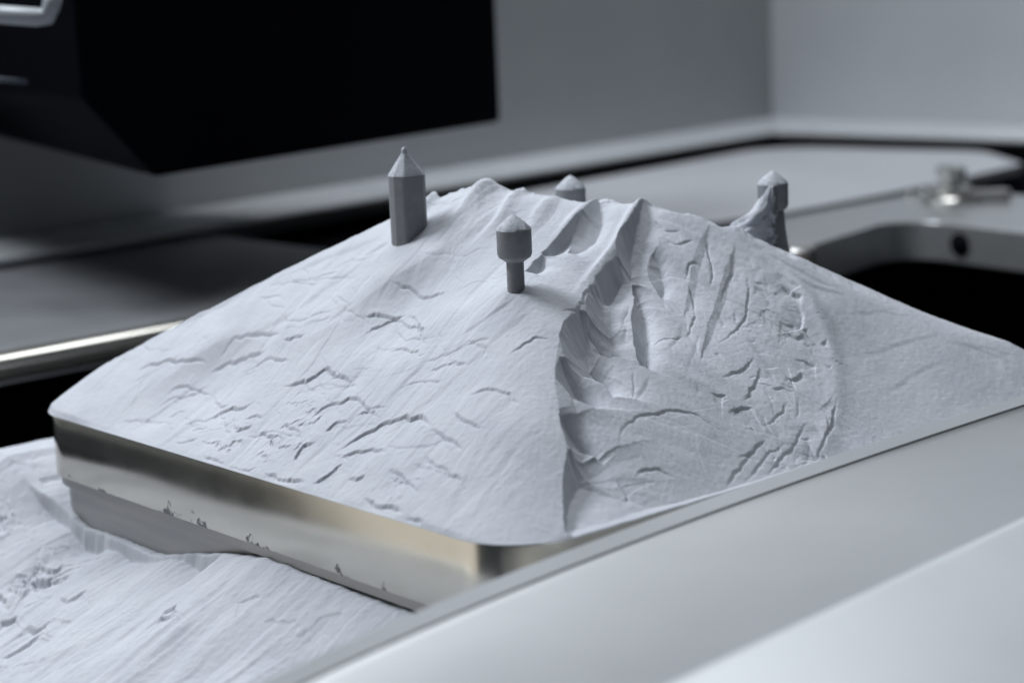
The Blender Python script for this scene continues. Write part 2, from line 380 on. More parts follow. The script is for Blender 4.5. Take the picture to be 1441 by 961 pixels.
# evaluate on a coarse grid, then interpolate
gu = np.linspace(0, SIDE, 150); GU, GV = np.meshgrid(gu, gu, indexing='ij'); GX, GY = W(GU, GV); GZ = rbf_eval(GX, GY)
def bicubic(gz, g, us, vs):
    t = np.stack([np.interp(us, g, np.arange(len(g)))] * 1)[0]
    def basis(t, n):
        i = np.clip(np.floor(t).astype(int), 0, n - 2); f = t - i; Bm = np.zeros((len(t), n)); r = np.arange(len(t))
        for k, wv in zip((-1, 0, 1, 2), (-.5 * f + f ** 2 - .5 * f ** 3, 1 - 2.5 * f ** 2 + 1.5 * f ** 3, .5 * f + 2 * f ** 2 - 1.5 * f ** 3, -.5 * f ** 2 + .5 * f ** 3)):
            np.add.at(Bm, (r, np.clip(i + k, 0, n - 1)), wv)
        return Bm
    return basis(np.interp(us, g, np.arange(len(g))), len(g)) @ gz @ basis(np.interp(vs, g, np.arange(len(g))), len(g)).T
P_.Z = bicubic(GZ, gu, P_.us, P_.vs)
U, V = P_.U, P_.V
dist = rr_dist(U, V)
lim = .66 * dist + .004; kk = .02; dd_ = P_.Z - lim
P_.Z = P_.Z - .5 * (dd_ + np.sqrt(dd_ * dd_ + kk * kk)) + .5 * kk * np.exp(-np.maximum(-dd_, 0) / kk)
P_.B = P_.Z.copy()
lw = sstep(-.08, .10, V - U)            # 1 on the front left face, 0 on the front right face
# runnels down the faces
def streaks(s, t, fs, ft, o=4): return fbm(s * fs + .35 * fbm(s * 3, t * 3, 2), t * ft, o, .55)
edgew = sstep(0, .12, dist)
mod = sstep(-.2, .5, fbm(U * 2.2 + 5, V * 2.2, 3))
zl = streaks(V - .18 * U, U, 15, 1.3) * .0036 * (.2 + 1.0 * mod) + streaks(V - .1 * U, U, 60, 3.5, 3) * .0005
zr = streaks(U, V, 13, 1.4) * .0016 + streaks(U, V, 60, 4, 3) * .0004
P_.Z += edgew * (lw * zl + (1 - lw) * zr)
P_.Z += edgew * fbm(U * 5, V * 5, 3) * .006 * lw
# larger furrows near the summit ridge of the left face
sm = sstep(.45, .75, U) * sstep(.2, .45, V) * lw
P_.Z += sm * (fbm(V * 11 + .3 * U, U * 1.1 + 3, 2) * .010)
# small crumbled slabs, like tiny avalanches, low on the left face
def crumble(Fd, mask, A, k1, wf, seed, du=1.0, dv=0.0):
    Uc, Vc = Fd.U + seed, Fd.V - seed
    w1 = fbm(Uc * wf, Vc * wf, 5, .6); w2 = fbm(Uc * wf * 2.3 + 9, Vc * wf * 2.3, 4, .6)
    t = (Uc * du + Vc * dv) * k1 + w1 * 1.7 + w2 * .45
    fr = t - np.floor(t)
    saw = np.where(fr < .06, fr / .06, 1 - (fr - .06) / .94)          # sharp lower lip, long climb back
    pat = sstep(-.05, .25, fbm(Uc * wf * 1.6 + 31, Vc * wf * 1.6, 3))
    Fd.Z += mask * A * pat * (saw - .5)
def blob(Fd, px, py, r, sharp=.5):
    h = Fd.hit(px, py); d = np.hypot(Fd.U - h[0], Fd.V - h[1]); return 1 - sstep(r * sharp, r, d)
mk = np.clip(blob(P_, 330, 630, .16) + blob(P_, 440, 660, .12) + blob(P_, 400, 620, .15) + blob(P_, 530, 690, .12) * .9, 0, 1) * sstep(0.015, .05, dist)
crumble(P_, mk, .0045, 16, 9, 2.3)
mk = np.clip(blob(P_, 260, 590, .13) * .5 + blob(P_, 380, 480, .1) * .3 + blob(P_, 560, 620, .1) * .5, 0, 1) * sstep(0.02, .05, dist)
crumble(P_, mk, .0028, 11, 6, 4.1)
# authored breaks on the left face (photo points; the lower side drops)
J = .0028
for pts, D, fade in [
    ([(188, 527), (213, 512), (240, 509), (287, 508), (292, 520)], .010, .10), ([(292, 523), (317, 510), (350, 493), (383, 480)], .012, .09),
    ([(397, 477), (415, 476), (430, 473)], .008, .05), ([(282, 597), (300, 583), (313, 575), (343, 575), (360, 565)], .013, .06),
    ([(295, 557), (312, 569), (322, 573)], .006, .03), ([(393, 545), (410, 537), (440, 528), (460, 521), (495, 536), (500, 545)], .014, .09),
    ([(547, 399), (577, 408), (605, 417), (632, 414)], .008, .06), ([(510, 446), (530, 447), (577, 442)], .009, .06), ([(577, 443), (593, 458), (598, 467)], .007, .04),
    ([(470, 640), (513, 606), (547, 590), (567, 585), (603, 590), (610, 600)], .015, .09), ([(611, 600), (620, 615), (637, 622), (652, 637)], .009, .05),
    ([(633, 583), (653, 590), (663, 602), (683, 605)], .008, .05), ([(713, 502), (753, 477), (775, 474)], .005, .04), ([(788, 443), (808, 435), (833, 403)], .006, .04),
    ([(597, 522), (627, 511), (663, 512)], .006, .05), ([(632, 502), (655, 487), (693, 483)], .003, .04),
    ([(478, 641), (513, 633), (547, 634)], .010, .05), ([(490, 676), (500, 672), (516, 671)], .012, .03), ([(514, 697), (536, 705), (555, 713), (570, 722)], .011, .035),
    ([(572, 731), (585, 733), (600, 733)], .009, .03), ([(551, 656), (570, 681), (591, 692)], .007, .04),
    ([(284, 640), (317, 653), (347, 662), (367, 657)], .012, .04), ([(371, 667), (397, 673), (414, 677), (437, 673)], .013, .04), ([(440, 679), (467, 665), (485, 650)], .011, .05),
    ([(330, 608), (343, 600), (354, 600)], .009, .04), ([(354, 615), (370, 608), (386, 620), (387, 633)], .010, .04), ([(400, 596), (417, 603), (424, 622)], .008, .05),
    ([(410, 655), (430, 627), (446, 626)], .008, .04), ([(268, 607), (280, 602), (292, 603)], .006, .04), ([(247, 622), (262, 621), (280, 614)], .006, .03),
    ([(236, 589), (250, 580), (262, 578)], .006, .03), ([(215, 580), (240, 562), (300, 540)], .004, .04), ([(257, 602), (275, 594), (300, 585)], .004, .03),
    ([(505, 482), (520, 462), (555, 452), (590, 462), (606, 482)], .007, .10), ([(430, 600), (455, 575), (490, 562), (520, 570), (535, 590)], .008, .08), ([(300, 505), (330, 478), (372, 462), (400, 468)], .007, .07),
    ([(655, 560), (690, 548), (720, 556), (735, 575)], .006, .07), ([(365, 700), (395, 697), (420, 706), (450, 712)], .010, .04), ([(225, 560), (250, 546), (285, 545), (300, 556)], .006, .05), ([(590, 640), (620, 655), (650, 672), (662, 690)], .007, .05),
    ([(345, 520), (365, 505), (392, 500), (410, 508)], .007, .05), ([(540, 500), (570, 490), (600, 500)], .005, .06),
    ([(560, 545), (590, 535), (625, 540)], .004, .05), ([(440, 395), (455, 388), (475, 386)], .004, .04), ([(360, 420), (390, 412), (400, 416)], .004, .03),
    ([(500, 590), (520, 575), (548, 570)], .004, .04), ([(345, 590), (362, 585), (372, 588)], .006, .03), ([(455, 612), (470, 600), (490, 598)], .006, .03)]:
    P_.scarp(pts, D * .26, .0001, fade, jag=J * 1.2, rise=.0012, groove=2.0)
# long creases running down the left face
for pts, D, wd, fd in [
    ([(175, 612), (233, 573), (290, 527)], .005, .006, .03), ([(630, 480), (680, 453), (733, 417)], .005, .008, .03), ([(460, 640), (560, 545), (628, 480)], .003, .01, .05),
    ([(280, 520), (420, 430), (545, 345)], .006, .02, .08), ([(395, 390), (470, 355), (545, 330)], .006, .02, .05), ([(500, 640), (640, 530), (770, 430)], .004, .02, .08),
    ([(739, 388), (752, 372), (767, 360)], .008, .012, .03), ([(763, 358), (800, 319), (819, 301)], .010, .016, .03),
    ([(620, 740), (655, 660), (700, 590)], .004, .02, .05), ([(655, 745), (690, 680), (725, 610)], .003, .02, .05), ([(640, 350), (690, 300), (720, 275)], .007, .03, .06),
    ([(700, 370), (760, 310), (790, 280)], .007, .03, .06), ([(590, 330), (630, 300), (660, 275)], .006, .03, .05),
    ([(150, 560), (200, 530), (290, 480)], .003, .01, .04), ([(220, 450), (300, 410), (380, 372)], .008, .02, .05), ([(505, 362), (540, 345), (556, 333)], .006, .012, .03)]:
    P_.scarp(pts, D * .6, wd * .5, fd, taper=(.3, .3))
# the slide scar on the right: its steep left wall, bowl and leaf shaped facets (drop on the right of an upward line)
P_.scarp([(794, 745), (792, 694), (799, 640), (787, 581), (779, 530), (787, 478), (800, 450), (826, 411), (843, 388), (868, 362), (867, 345), (873, 328), (902, 300), (905, 286)], .015, .03, .40, taper=(.002, .10))
LEAF = [([(905, 287), (887, 312), (871, 329), (866, 346), (869, 363), (889, 383)], [(905, 287), (894, 312), (888, 332), (888, 362), (889, 383)], .034, .05),
    ([(870, 362), (852, 378), (838, 393), (836, 402)], [(870, 362), (874, 376), (860, 394), (846, 404), (836, 402)], .030, .04),
    ([(829, 405), (824, 423), (826, 440), (857, 478)], [(829, 405), (843, 414), (855, 430), (859, 448), (857, 478)], .026, .05),
    ([(815, 434), (795, 453), (787, 475), (794, 500), (822, 512)], [(815, 434), (824, 450), (828, 475), (830, 495), (822, 512)], .034, .07),
    ([(826, 444), (833, 462), (857, 480)], [(826, 444), (843, 454), (857, 480)], .018, .03),
    ([(828, 484), (838, 506), (848, 527), (862, 545)], [(828, 484), (842, 494), (854, 518), (862, 545)], .020, .04),
    ([(789, 503), (782, 517), (783, 535), (805, 552), (838, 567)], [(789, 503), (806, 518), (823, 541), (838, 567)], .030, .05),
    ([(787, 582), (790, 604), (799, 627)], [(787, 582), (803, 598), (812, 615), (799, 627)], .026, .05),
    ([(787, 578), (800, 598), (825, 616), (850, 632)], [(787, 578), (808, 594), (830, 612), (850, 632)], .010, .03),
    ([(800, 633), (795, 655), (791, 692), (796, 752)], [(800, 633), (813, 650), (815, 675), (808, 705), (796, 752)], .040, .10),
    ([(892, 405), (888, 435), (892, 472), (900, 501)], [(892, 405), (904, 425), (908, 455), (906, 482), (900, 501)], .024, .03),
    ([(889, 385), (889, 400), (897, 414)], [(889, 385), (895, 400), (897, 414)], .016, .03),
    ([(893, 472), (895, 490), (900, 503)], [(893, 472), (905, 478), (906, 490), (900, 503)], .014, .02),
    ([(916, 342), (909, 361), (916, 384), (929, 408)], [(916, 342), (928, 354), (935, 383), (929, 408)], .020, .025),
    ([(842, 281), (819, 302), (805, 328), (799, 353)], [(842, 281), (848, 304), (839, 326), (799, 353)], .022, .04),
    ([(819, 301), (786, 334), (762, 358)], [(819, 301), (801, 328), (776, 350), (762, 358)], .018, .03),
    ([(766, 358), (752, 370), (739, 386)], [(766, 358), (760, 372), (739, 386)], .014, .03),
    ([(1000, 318), (985, 335), (975, 360), (968, 400), (962, 440)], [(1000, 318), (992, 345), (984, 375), (976, 410), (962, 440)], .0045, .05),
    ([(1035, 345), (1022, 370), (1010, 410), (995, 450), (985, 500)], [(1035, 345), (1030, 380), (1020, 415), (1005, 455), (985, 500)], .0055, .06)]
for Lp, Rp, D, fd in LEAF: P_.leaf(Lp[::-1], Rp[::-1], D * (1.6 if Lp[0][0] < 895 and Lp[0][1] > 285 else 1.2), fd * .7)
for pts, D, wd, fd in [([(987, 325), (997, 360), (1000, 392), (994, 397)][::-1], .012, .004, .04), ([(960, 385), (968, 365), (980, 363), (991, 370)], .008, .003, .03),
       ([(976, 432), (972, 412), (969, 393)], .009, .003, .03), ([(965, 470), (976, 440), (975, 425)], .006, .006, .04), ([(1000, 480), (1035, 457), (1047, 440), (1051, 405), (1049, 372)], .008, .006, .05),
       ([(1012, 530), (1035, 515), (1062, 498)], .009, .010, .03), ([(1045, 562), (1060, 535), (1072, 513)], .014, .010, .03), ([(998, 545), (1010, 552), (1022, 553), (1026, 560)], .010, .005, .03),
       ([(872, 628), (873, 600), (880, 585), (900, 578), (925, 574), (950, 569), (980, 578), (1008, 598), (1038, 610)], .007, .003, .10),
       ([(893, 662), (896, 650), (905, 646), (925, 650), (955, 668)], .007, .003, .06), ([(887, 732), (878, 695), (862, 650)], .010, .006, .05),
       ([(1023, 577), (1045, 568), (1063, 571)], .012, .005, .05), ([(1036, 642), (1060, 630), (1078, 612)], .008, .005, .04), ([(912, 470), (925, 468), (965, 464)], .004, .004, .03),
       ([(1010, 420), (1025, 385), (1030, 350)], .008, .02, .05), ([(930, 320), (950, 335), (975, 330)], .008, .012, .04), ([(915, 295), (935, 315), (960, 320)], .008, .010, .04),
       ([(1020, 690), (1040, 650), (1060, 625)], .007, .012, .03), ([(1045, 680), (1075, 640), (1100, 615)], .006, .012, .03), ([(1070, 670), (1105, 630), (1140, 590)], .007, .014, .03),
       ([(1075, 600), (1100, 575), (1110, 560)], .006, .01, .03), ([(1140, 650), (1165, 605), (1178, 560)], .010, .014, .04)]:
    P_.scarp(pts, D * .34, wd * .12, fd, taper=(.35, .3), jag=.0018, groove=.8)
for pts, D, fade in [([(1093, 382), (1115, 395), (1128, 408)], .010, .03), ([(1100, 398), (1118, 408), (1130, 418)], .012, .02), ([(1120, 425), (1130, 440), (1128, 462), (1138, 460)], .012, .03),
       ([(1152, 482), (1160, 478), (1166, 484)], .008, .02), ([(1105, 525), (1115, 530), (1130, 522)], .010, .02), ([(1108, 460), (1120, 470), (1132, 468)], .008, .03), ([(1085, 545), (1100, 540), (1120, 550)], .006, .03),
       ([(1060, 395), (1078, 410), (1082, 420)], .006, .03), ([(1115, 500), (1130, 505), (1150, 512)], .006, .03), ([(1095, 445), (1105, 452), (1118, 452)], .006, .03)]:
    P_.scarp(pts, D * .5, .003, fade, jag=.002, groove=.4)
P_.ridge([(1078, 355), (1105, 378), (1135, 412), (1158, 450), (1172, 500), (1178, 555), (1170, 600), (1145, 650)], .006, .022, taper=(.15, .1))
mk = np.clip(blob(P_, 1110, 470, .12) + blob(P_, 1120, 420, .08) + blob(P_, 1120, 550, .12) + blob(P_, 1080, 600, .12), 0, 1)
crumble(P_, mk * .6, .004, 9, 8, 7.7, .4, .8)
mk = np.clip(blob(P_, 1000, 420, .2) + blob(P_, 930, 380, .12), 0, 1)
P_.Z += mk * streaks(U - .25 * V, V, 16, 2.2) * .006
for pts, D in [([(1060, 345), (1110, 372), (1180, 410)], .006), ([(1070, 352), (1130, 395), (1200, 420)], .005), ([(1180, 440), (1240, 437), (1300, 450)], .002),
               ([(1200, 500), (1270, 480), (1330, 470)], .0025), ([(1340, 480), (1380, 490), (1420, 510)], .004), ([(1360, 483), (1400, 492), (1430, 502)], .003), ([(1230, 560), (1290, 520), (1340, 500)], .002)]:
    P_.scarp(pts, D * .6, .005, .05, taper=(.3, .3))
rr_ = np.random.RandomState(11)
for k in range(120):
    u0, v0 = rr_.uniform(.03, 1.0), rr_.uniform(.12, 1.7)
    if v0 < u0 + .12: continue
    ln = rr_.uniform(.02, .10) * (1.2 if k % 5 else 2); bend = rr_.uniform(-.4, .4); sl = rr_.uniform(-.5, .5)
    P_.scarp([(u0 + sl * ln * t_ + bend * ln * (1 - t_ * t_) , v0 - ln * t_) for t_ in (-1, -.5, 0, .5, 1)], rr_.uniform(.0006, .0020), .001, rr_.uniform(.02, .06), jag=.0035, groove=rr_.uniform(.1, .8), plan=True, taper=(.3, .3), seed=k)
for k in range(150):
    u0, v0 = rr_.uniform(.05, .95), rr_.uniform(.15, 1.65)
    if v0 < u0 + .1: continue
    ln = rr_.uniform(.06, .22); sgn = rr_.choice([-1, 1])
    P_.scarp([(u0 - sgn * ln * t_, v0 - sgn * ln * t_ * .12 + .01 * math.sin(t_ * 4 + k)) for t_ in (-1, -.5, 0, .5, 1)], rr_.uniform(.0008, .0030), rr_.uniform(.002, .012), rr_.uniform(.02, .05), jag=.001, plan=True, taper=(.4, .4), seed=k)
cs = P_.hit(985, 520)
for k in range(170):
    px_, py_ = rr_.uniform(860, 1165), rr_.uniform(330, 680)
    if py_ > 720 - .22 * (px_ - 860) or px_ > 1080 + (py_ - 330) * .6: continue
    if py_ > 545 and px_ < 1045: continue
    if px_ < 1060 and k % 2: continue
    ang = math.atan2(py_ - 300, px_ - 985) + rr_.normal(0, .3); ln = rr_.uniform(8, 32); sgn = rr_.choice([-1, 1])
    if k % 3 == 0: ang += math.pi / 2; ln *= .6
    dx_, dy_ = math.cos(ang) * ln * sgn, math.sin(ang) * ln * sgn
    P_.scarp([(px_ - dx_, py_ - dy_), (px_ + rr_.uniform(-3, 3), py_ + rr_.uniform(-2, 2)), (px_ + dx_, py_ + dy_)], rr_.uniform(.0008, .0030), rr_.uniform(.001, .012), rr_.uniform(.015, .045), jag=.0012, taper=(.4, .4), groove=rr_.uniform(0, .6), seed=k)
# rough crest
cr = np.exp(-((U + V - 1.80) / .035) ** 2) * sstep(.2, .5, U) * sstep(.2, .5, V) * (1 - sstep(.15, .5, V - U)) * (1 - .6 * sstep(.5, .9, U - V))
P_.Z += cr * (fbm((U - V) * 14, U * 0 + 3, 4) * .020 - .008 * np.abs(fbm((U - V) * 30, U * 2, 3)))
for pts, H_, wd in [([(612, 272), (585, 300), (560, 335)], .018, .022), ([(690, 260), (650, 300), (600, 350)], .020, .035), ([(735, 268), (700, 310), (650, 370)], .010, .018), ([(785, 280), (745, 315), (715, 345)], .006, .02), ([(842, 280), (815, 300), (770, 350)], .010, .02), ([(906, 284), (880, 315), (862, 350), (835, 385), (800, 430)], .012, .018)]:
    P_.ridge(pts, H_, wd, taper=(.02, .6), inner=.5)
P_.Z += fbm(U * 130, V * 130, 3) * .0007
P_.Z = np.maximum(P_.Z, P_.B * .55 - .01 + .004 * fbm(P_.U * 20, P_.V * 20, 3))
lip = .003 * np.sqrt(np.clip(1 - (1 - np.clip(dist / .006, 0, 1)) ** 2, 0, 1)) * (1 + .2 * fbm(U * 30, V * 30, 2))
P_.Z = np.maximum(P_.Z * sstep(-.001, .008, dist), 0) + lip
heap = P_.mesh('powder_heap', dist > 0.0005, M['powder'], rr_snap)
tag(heap, 'pale grey metal powder heap with cracks and a slide scar, covering the raised build plate', 'powder', kind='stuff')

# ------------------------------------------------------------------ build plate and the platform it lies on
def plan_rr(inset=0.0, seg=14, out=0.0):
    a, b = inset, SIDE - inset
    return rpoly([W(a, a), W(b, a), W(b, b), W(a, b)], [RAD - inset * .6] * 4, seg)
bp = empty('build_plate', (*W(SIDE / 2, SIDE / 2), -.155), 'thick polished steel build plate with rounded corners under the powder heap', 'build plate')
def local(o, par):                        # parts are authored in scene coordinates
    o.location = -par.location; return o
PLT = 0.152
pl = local(prism('slab', plan_rr(.007), -PLT, -.0005, M['steel'], bp, bevel=.004, seg=2), bp)
pl.data.polygons.foreach_set('use_smooth', [True] * len(pl.data.polygons)); pl.data.set_sharp_from_angle(angle=math.radians(30))
o = local(prism('lower_step', plan_rr(.016), -PLT - .022, -PLT, M['platform'], bp), bp)
plat = prism('lifting_platform', plan_rr(.030), -1.3, -PLT - .022, M['platform'])
tag(plat, 'dull grey machined lifting block under the polished build plate', 'platform')
plat.data.polygons.foreach_set('use_smooth', [True] * len(plat.data.polygons)); plat.data.set_sharp_from_angle(angle=math.radians(30))

# ------------------------------------------------------------------ spilled powder at the lower left
S_ = Field(np.concatenate([np.linspace(-3.0, -1.05, 60, endpoint=False), np.linspace(-1.05, .05, 620, endpoint=False), np.linspace(.05, .45, 120)]), np.concatenate([np.linspace(-.35, 2.25, 900, endpoint=False), np.linspace(2.25, 3.3, 40)]))
U, V = S_.U, S_.V
crest = np.interp(V, [-.4, .6, .8, 1.0, 1.25, 1.6, 1.80, 1.92, 2.05, 2.3], [-.19, -.178, -.172, -.205, -.262, -.262, -.205, -.138, -.140, -.16])
S_.Z = np.minimum(crest, np.where((V < 1.83) & (U > .03), -.20, 9)) + .50 * np.clip(U, -.9, 0) + .08 * np.minimum(U + .9, 0)  # unseen outer powder extended and flattened to brighten the slab's reflection
S_.Z += fbm(U * 2 + 3, V * 2.2, 3) * .05 * sstep(0, .4, -U)
S_.Z -= np.maximum(0, V - 2.02 - np.clip((-U - .9) * 2.5, 0, .8)) * 1.6
S_.B = S_.Z.copy()
S_.Z += streaks(V - .1 * U, U, 9, 1.1) * .014 * sstep(0, .2, -U) + streaks(V, U, 40, 2.5, 3) * .003
mk = sstep(1.35, 1.6, V) * (1 - sstep(1.85, 1.95, V)) * sstep(.02, .12, -U)
crumble(S_, mk, .016, 8, 5, 1.3); crumble(S_, mk, .012, 18, 9, 3.3)
crumble(S_, (1 - mk) * .5, .006, 5, 3, 6.3)
for pts, D, fade in [([(45, 790), (62, 782), (75, 788), (92, 772)], .02, .06), ([(30, 812), (50, 800), (80, 800), (110, 790)], .02, .06), ([(0, 868), (25, 855)], .02, .05),
                     ([(35, 880), (60, 878), (75, 870)], .016, .05), ([(230, 853), (240, 852), (250, 846)], .02, .04), ([(330, 843), (350, 835), (368, 833), (376, 836)], .009, .05),
                     ([(85, 833), (100, 838), (125, 825)], .014, .05), ([(0, 925), (30, 905), (60, 885)], .016, .05), ([(230, 860), (236, 862), (247, 855)], .02, .04)]:
    S_.scarp(pts, D * .5, .004, fade, jag=.004, groove=.5)
for pts, D in [([(0, 960), (120, 900), (230, 820)], .012), ([(40, 960), (170, 880), (300, 790)], .012), ([(150, 960), (250, 880), (330, 800)], .010), ([(360, 930), (420, 890), (470, 850)], .008), ([(250, 960), (330, 900), (420, 820)], .007)]:
    S_.scarp(pts, D * .6, .03, .08, taper=(.3, .3))
# cliff left by powder stuck to the platform wall
cl = sstep(.95, 1.05, V) * (1 - sstep(1.72, 1.85, V))
S_.Z -= cl * .05 * (.6 + .8 * fbm(V * 5 + 3, U * 0, 2)) * sstep(-.014 , -.005, -U + .014 * fbm(V * 7, U * 0, 3) + .002 * fbm(V * 40, U * 0 + 5, 2)) * np.exp(-np.maximum(-U, 0) / .10)
S_.Z += fbm(U * 90, V * 90, 3) * .0012
spill = S_.mesh('spilled_powder', np.ones_like(S_.U, bool), M['powder'])
tag(spill, 'streaky grey powder banked against the block below the build plate', 'powder', kind='stuff')

# ------------------------------------------------------------------ printed pins
PINTOP = .497
def hz(x, y): return float(P_.z(np.array([UV(x, y)[0]]), np.array([UV(x, y)[1]]))[0])
def cap_pin(px, Y, label, group, top=PINTOP, r=.0368, stem_r=.0185, cap_h=.092):
    p = at(px, 300, Y=Y); x, y = p[0], p[1]; zb = max(hz(x, y) - .1, .01)
    t = empty('printed_pin', (x, y, zb), label, 'pin', group)
    L = top - zb
    lathe('stem', [(stem_r, 0), (stem_r, L - cap_h + .002)], M['print'], t, seg=32, wob=.05)
    lathe('cap', [(stem_r * 1.02, L - cap_h - .006), (r * .92, L - cap_h + .004), (r, L - cap_h + .012), (r, L - .030)], M['print'], t, seg=48)
    lathe('powder_cone', [(r * 1.01, L - .031), (r * .98, L - .027), (r * .66, L - .015), (r * .34, L - .005), (r * .14, L), (r * .03, L + .002)], M['capdust'], t, seg=48, wob=.05)
    return t, x, y, zb
G = 'mushroom shaped printed pins in the powder heap'
cap_pin(722, 4.0, 'dark grey capped pin standing free on the front slope, nearest of the capped pins', G)
cap_pin(804, 4.72, 'capped pin with only its head showing behind the summit ridge', G)
t4, x4, y4, zb4 = cap_pin(1088, 4.64, 'capped pin at the right end of the ridge with powder clinging to its stem', G)
# faceted pin
q_ = P_.hit(577, 330); x1, y1 = W(*q_); Y1 = float(y1); x1 = float(x1); zb = hz(x1, y1) - .12
t = empty('printed_pin', (x1, y1, zb), 'tall faceted grey pin with a pointed tip, left of the summit ridge', 'pin')
sec = [(-.044, .004), (-.040, -.012), (-.030, -.026), (-.010, -.036), (-.004, -.037), (.036, -.012), (.041, -.002), (.040, .012), (.008, .038), (-.008, .040), (-.034, .022)]
TOP = at(570, 247, Y=Y1)[2] - zb
TIP = at(570, 212, Y=Y1)[2] - zb
n = len(sec); V_ = [(a, b, 0) for a, b in sec] + [(a, b, TOP) for a, b in sec]
o = pm('shaft', V_, [tuple(range(n - 1, -1, -1)), tuple(range(n, 2 * n))] + [(i, (i + 1) % n, n + (i + 1) % n, n + i) for i in range(n)], M['print'], t, bevel=.0015)
V_ = []
for k, (s_, zz) in enumerate([(1.01, TOP), (.93, TOP + .006), (.5, TOP + (TIP - TOP) * .55), (.18, TOP + (TIP - TOP) * .88), (.16, TIP + .003), (.06, TIP + .008)]):
    V_ += [(a * s_ - .004 * (1 - s_), b * s_, zz) for a, b in sec]
Fc = [tuple(range(n - 1, -1, -1)), tuple(range(5 * n, 6 * n))]
for k in range(5): Fc += [(k * n + i, k * n + (i + 1) % n, (k + 1) * n + (i + 1) % n, (k + 1) * n + i) for i in range(n)]
o = pm('pointed_tip', V_, Fc, M['capdust'], t)
L4 = PINTOP - zb4
# flared foot and clinging powder spire at the right pin
nseg = 56; V_ = []; Fc = []; rows = 46
rs = np.random.RandomState(5)
for i in range(rows):
    q = i / (rows - 1)                                 # 0 foot .. 1 tip
    zc = .245 + .222 * q
    cx_ = x4 - .008 - .028 * (1 - q) ** 1.5; cy_ = y4 - .038 + .02 * (1 - q)
    rad = 0
    for k in range(nseg):
        a = 2 * math.pi * k / nseg
        lft = max(0, -math.cos(a)); fr = max(0, -math.sin(a))
        rL = .20 * (1 - q) ** 1.35 + .016 * (1 - q) ** .5 + .005; rR = .022 * (1 - q) ** .7 + .006
        rr_ = rL * lft ** 1.5 + rR * (1 - lft ** 1.5) + fr * .02 * (1 - q)
        rr_ *= 1 + .30 * float(fbm(np.array([a * 3.2 + 7]), np.array([q * 1.5]), 3)[0]) + .35 * float(fbm(np.array([math.cos(a) * 4 + 9]), np.array([q * 18 + math.sin(a) * 4]), 3)[0]) * (1.8 if math.cos(a) > -.1 else .6)
        V_.append((cx_ + rr_ * math.cos(a), cy_ + rr_ * math.sin(a), zc))
for i in range(rows - 1):
    for k in range(nseg): Fc.append((i * nseg + k, i * nseg + (k + 1) % nseg, (i + 1) * nseg + (k + 1) % nseg, (i + 1) * nseg + k))
Fc.append(tuple(range((rows - 1) * nseg, rows * nseg)))
o = pm('powder_spire', V_, Fc, M['powder'], None, smooth=True)
o.data.materials.append(M['print'])
for p_ in o.data.polygons:
    k = p_.index % nseg
    if p_.index < (rows - 1) * nseg and math.cos(2 * math.pi * k / nseg) > .12 + .5 * vnoise(np.array([k * .4]), np.array([p_.index / nseg * .5]))[0]: p_.material_index = 1
tag(o, 'ragged spire of powder stuck to the front of the right capped pin', 'powder', kind='stuff')
lathe('flared_foot', [(.075, .0), (.055, .07), (.043, .12), (.034, .16), (.029, .20), (.026, .24), (.022, L4 - .088)], M['print'], t4, seg=40, wob=.05)

# ------------------------------------------------------------------ foreground frame (blurred)
ZF = .05
a0 = at(377, 951, z=ZF)[:2]; a1 = at(1441, 553, z=ZF)[:2]; d = (a1 - a0) / np.linalg.norm(a1 - a0); nn = np.array([d[1], -d[0]])   # nn points to the camera side
am = at(905, 731, z=ZF)[:2]
_t = np.linspace(0, 1, 33)[:, None]; _c = 2 * am - .5 * (a0 + a1); _pb = (1 - _t) ** 2 * a0 + 2 * _t * (1 - _t) * _c + _t ** 2 * a1
_pb = np.vstack([_pb[0] + (_pb[0] - _pb[1]) / np.linalg.norm(_pb[0] - _pb[1]) * 2.0, _pb, _pb[-1] + (_pb[-1] - _pb[-2]) / np.linalg.norm(_pb[-1] - _pb[-2]) * 1.5])
_tg = np.gradient(_pb, axis=0); _tg[0] = _pb[1] - _pb[0]; _tg[-1] = _pb[-1] - _pb[-2]; _tg /= np.linalg.norm(_tg, axis=1)[:, None]; _nn = np.stack([_tg[:, 1], -_tg[:, 0]], 1)
# straighten away from the inner edge: wide offsets follow the mean normal
def FK(k, w):
    f_ = min(max(w, 0) / .47, 1); n_ = _nn[k] * (1 - f_) + nn * f_
    base_ = _pb[k] * (1 - f_) + (a0 + d * ((_pb[k] - a0) @ d)) * f_
    return tuple(base_ + n_ * w)
def FP(s, w): return tuple(a0 + d * s + nn * w)
fr = empty('machine_frame', (*FP(1, .2), -.6), 'large blurred brushed aluminium frame across the bottom right foreground', 'frame')
def strip(name, prof, s0, s1, mat, par):
    """extrude a closed profile (w, z) along the frame direction"""
    n = len(prof); K = len(_pb); V = [(*FK(k, w), z) for k in range(K) for w, z in prof]
    Fc = [tuple(range(n)), tuple(range(K * n - 1, (K - 1) * n - 1, -1))] + [(k * n + i, (k + 1) * n + i, (k + 1) * n + (i + 1) % n, k * n + (i + 1) % n) for k in range(K - 1) for i in range(n)]
    o = local(pm(name, V, Fc, mat, par), par)
    o.data.polygons.foreach_set('use_smooth', [True] * len(o.data.polygons)); o.data.set_sharp_from_angle(angle=math.radians(28)); return o
def arc(cx_, cz, r, a0_, a1_, n_=6): return [(cx_ + r * math.cos(math.radians(a0_ + (a1_ - a0_) * k / n_)), cz + r * math.sin(math.radians(a0_ + (a1_ - a0_) * k / n_))) for k in range(n_ + 1)]
strip('rim', [(.0, -.6)] + arc(.012, ZF - .012, .012, 180, 90) + [(.058, ZF), (.058, -.6)], -2.2, 3.2, M['frame'], fr)
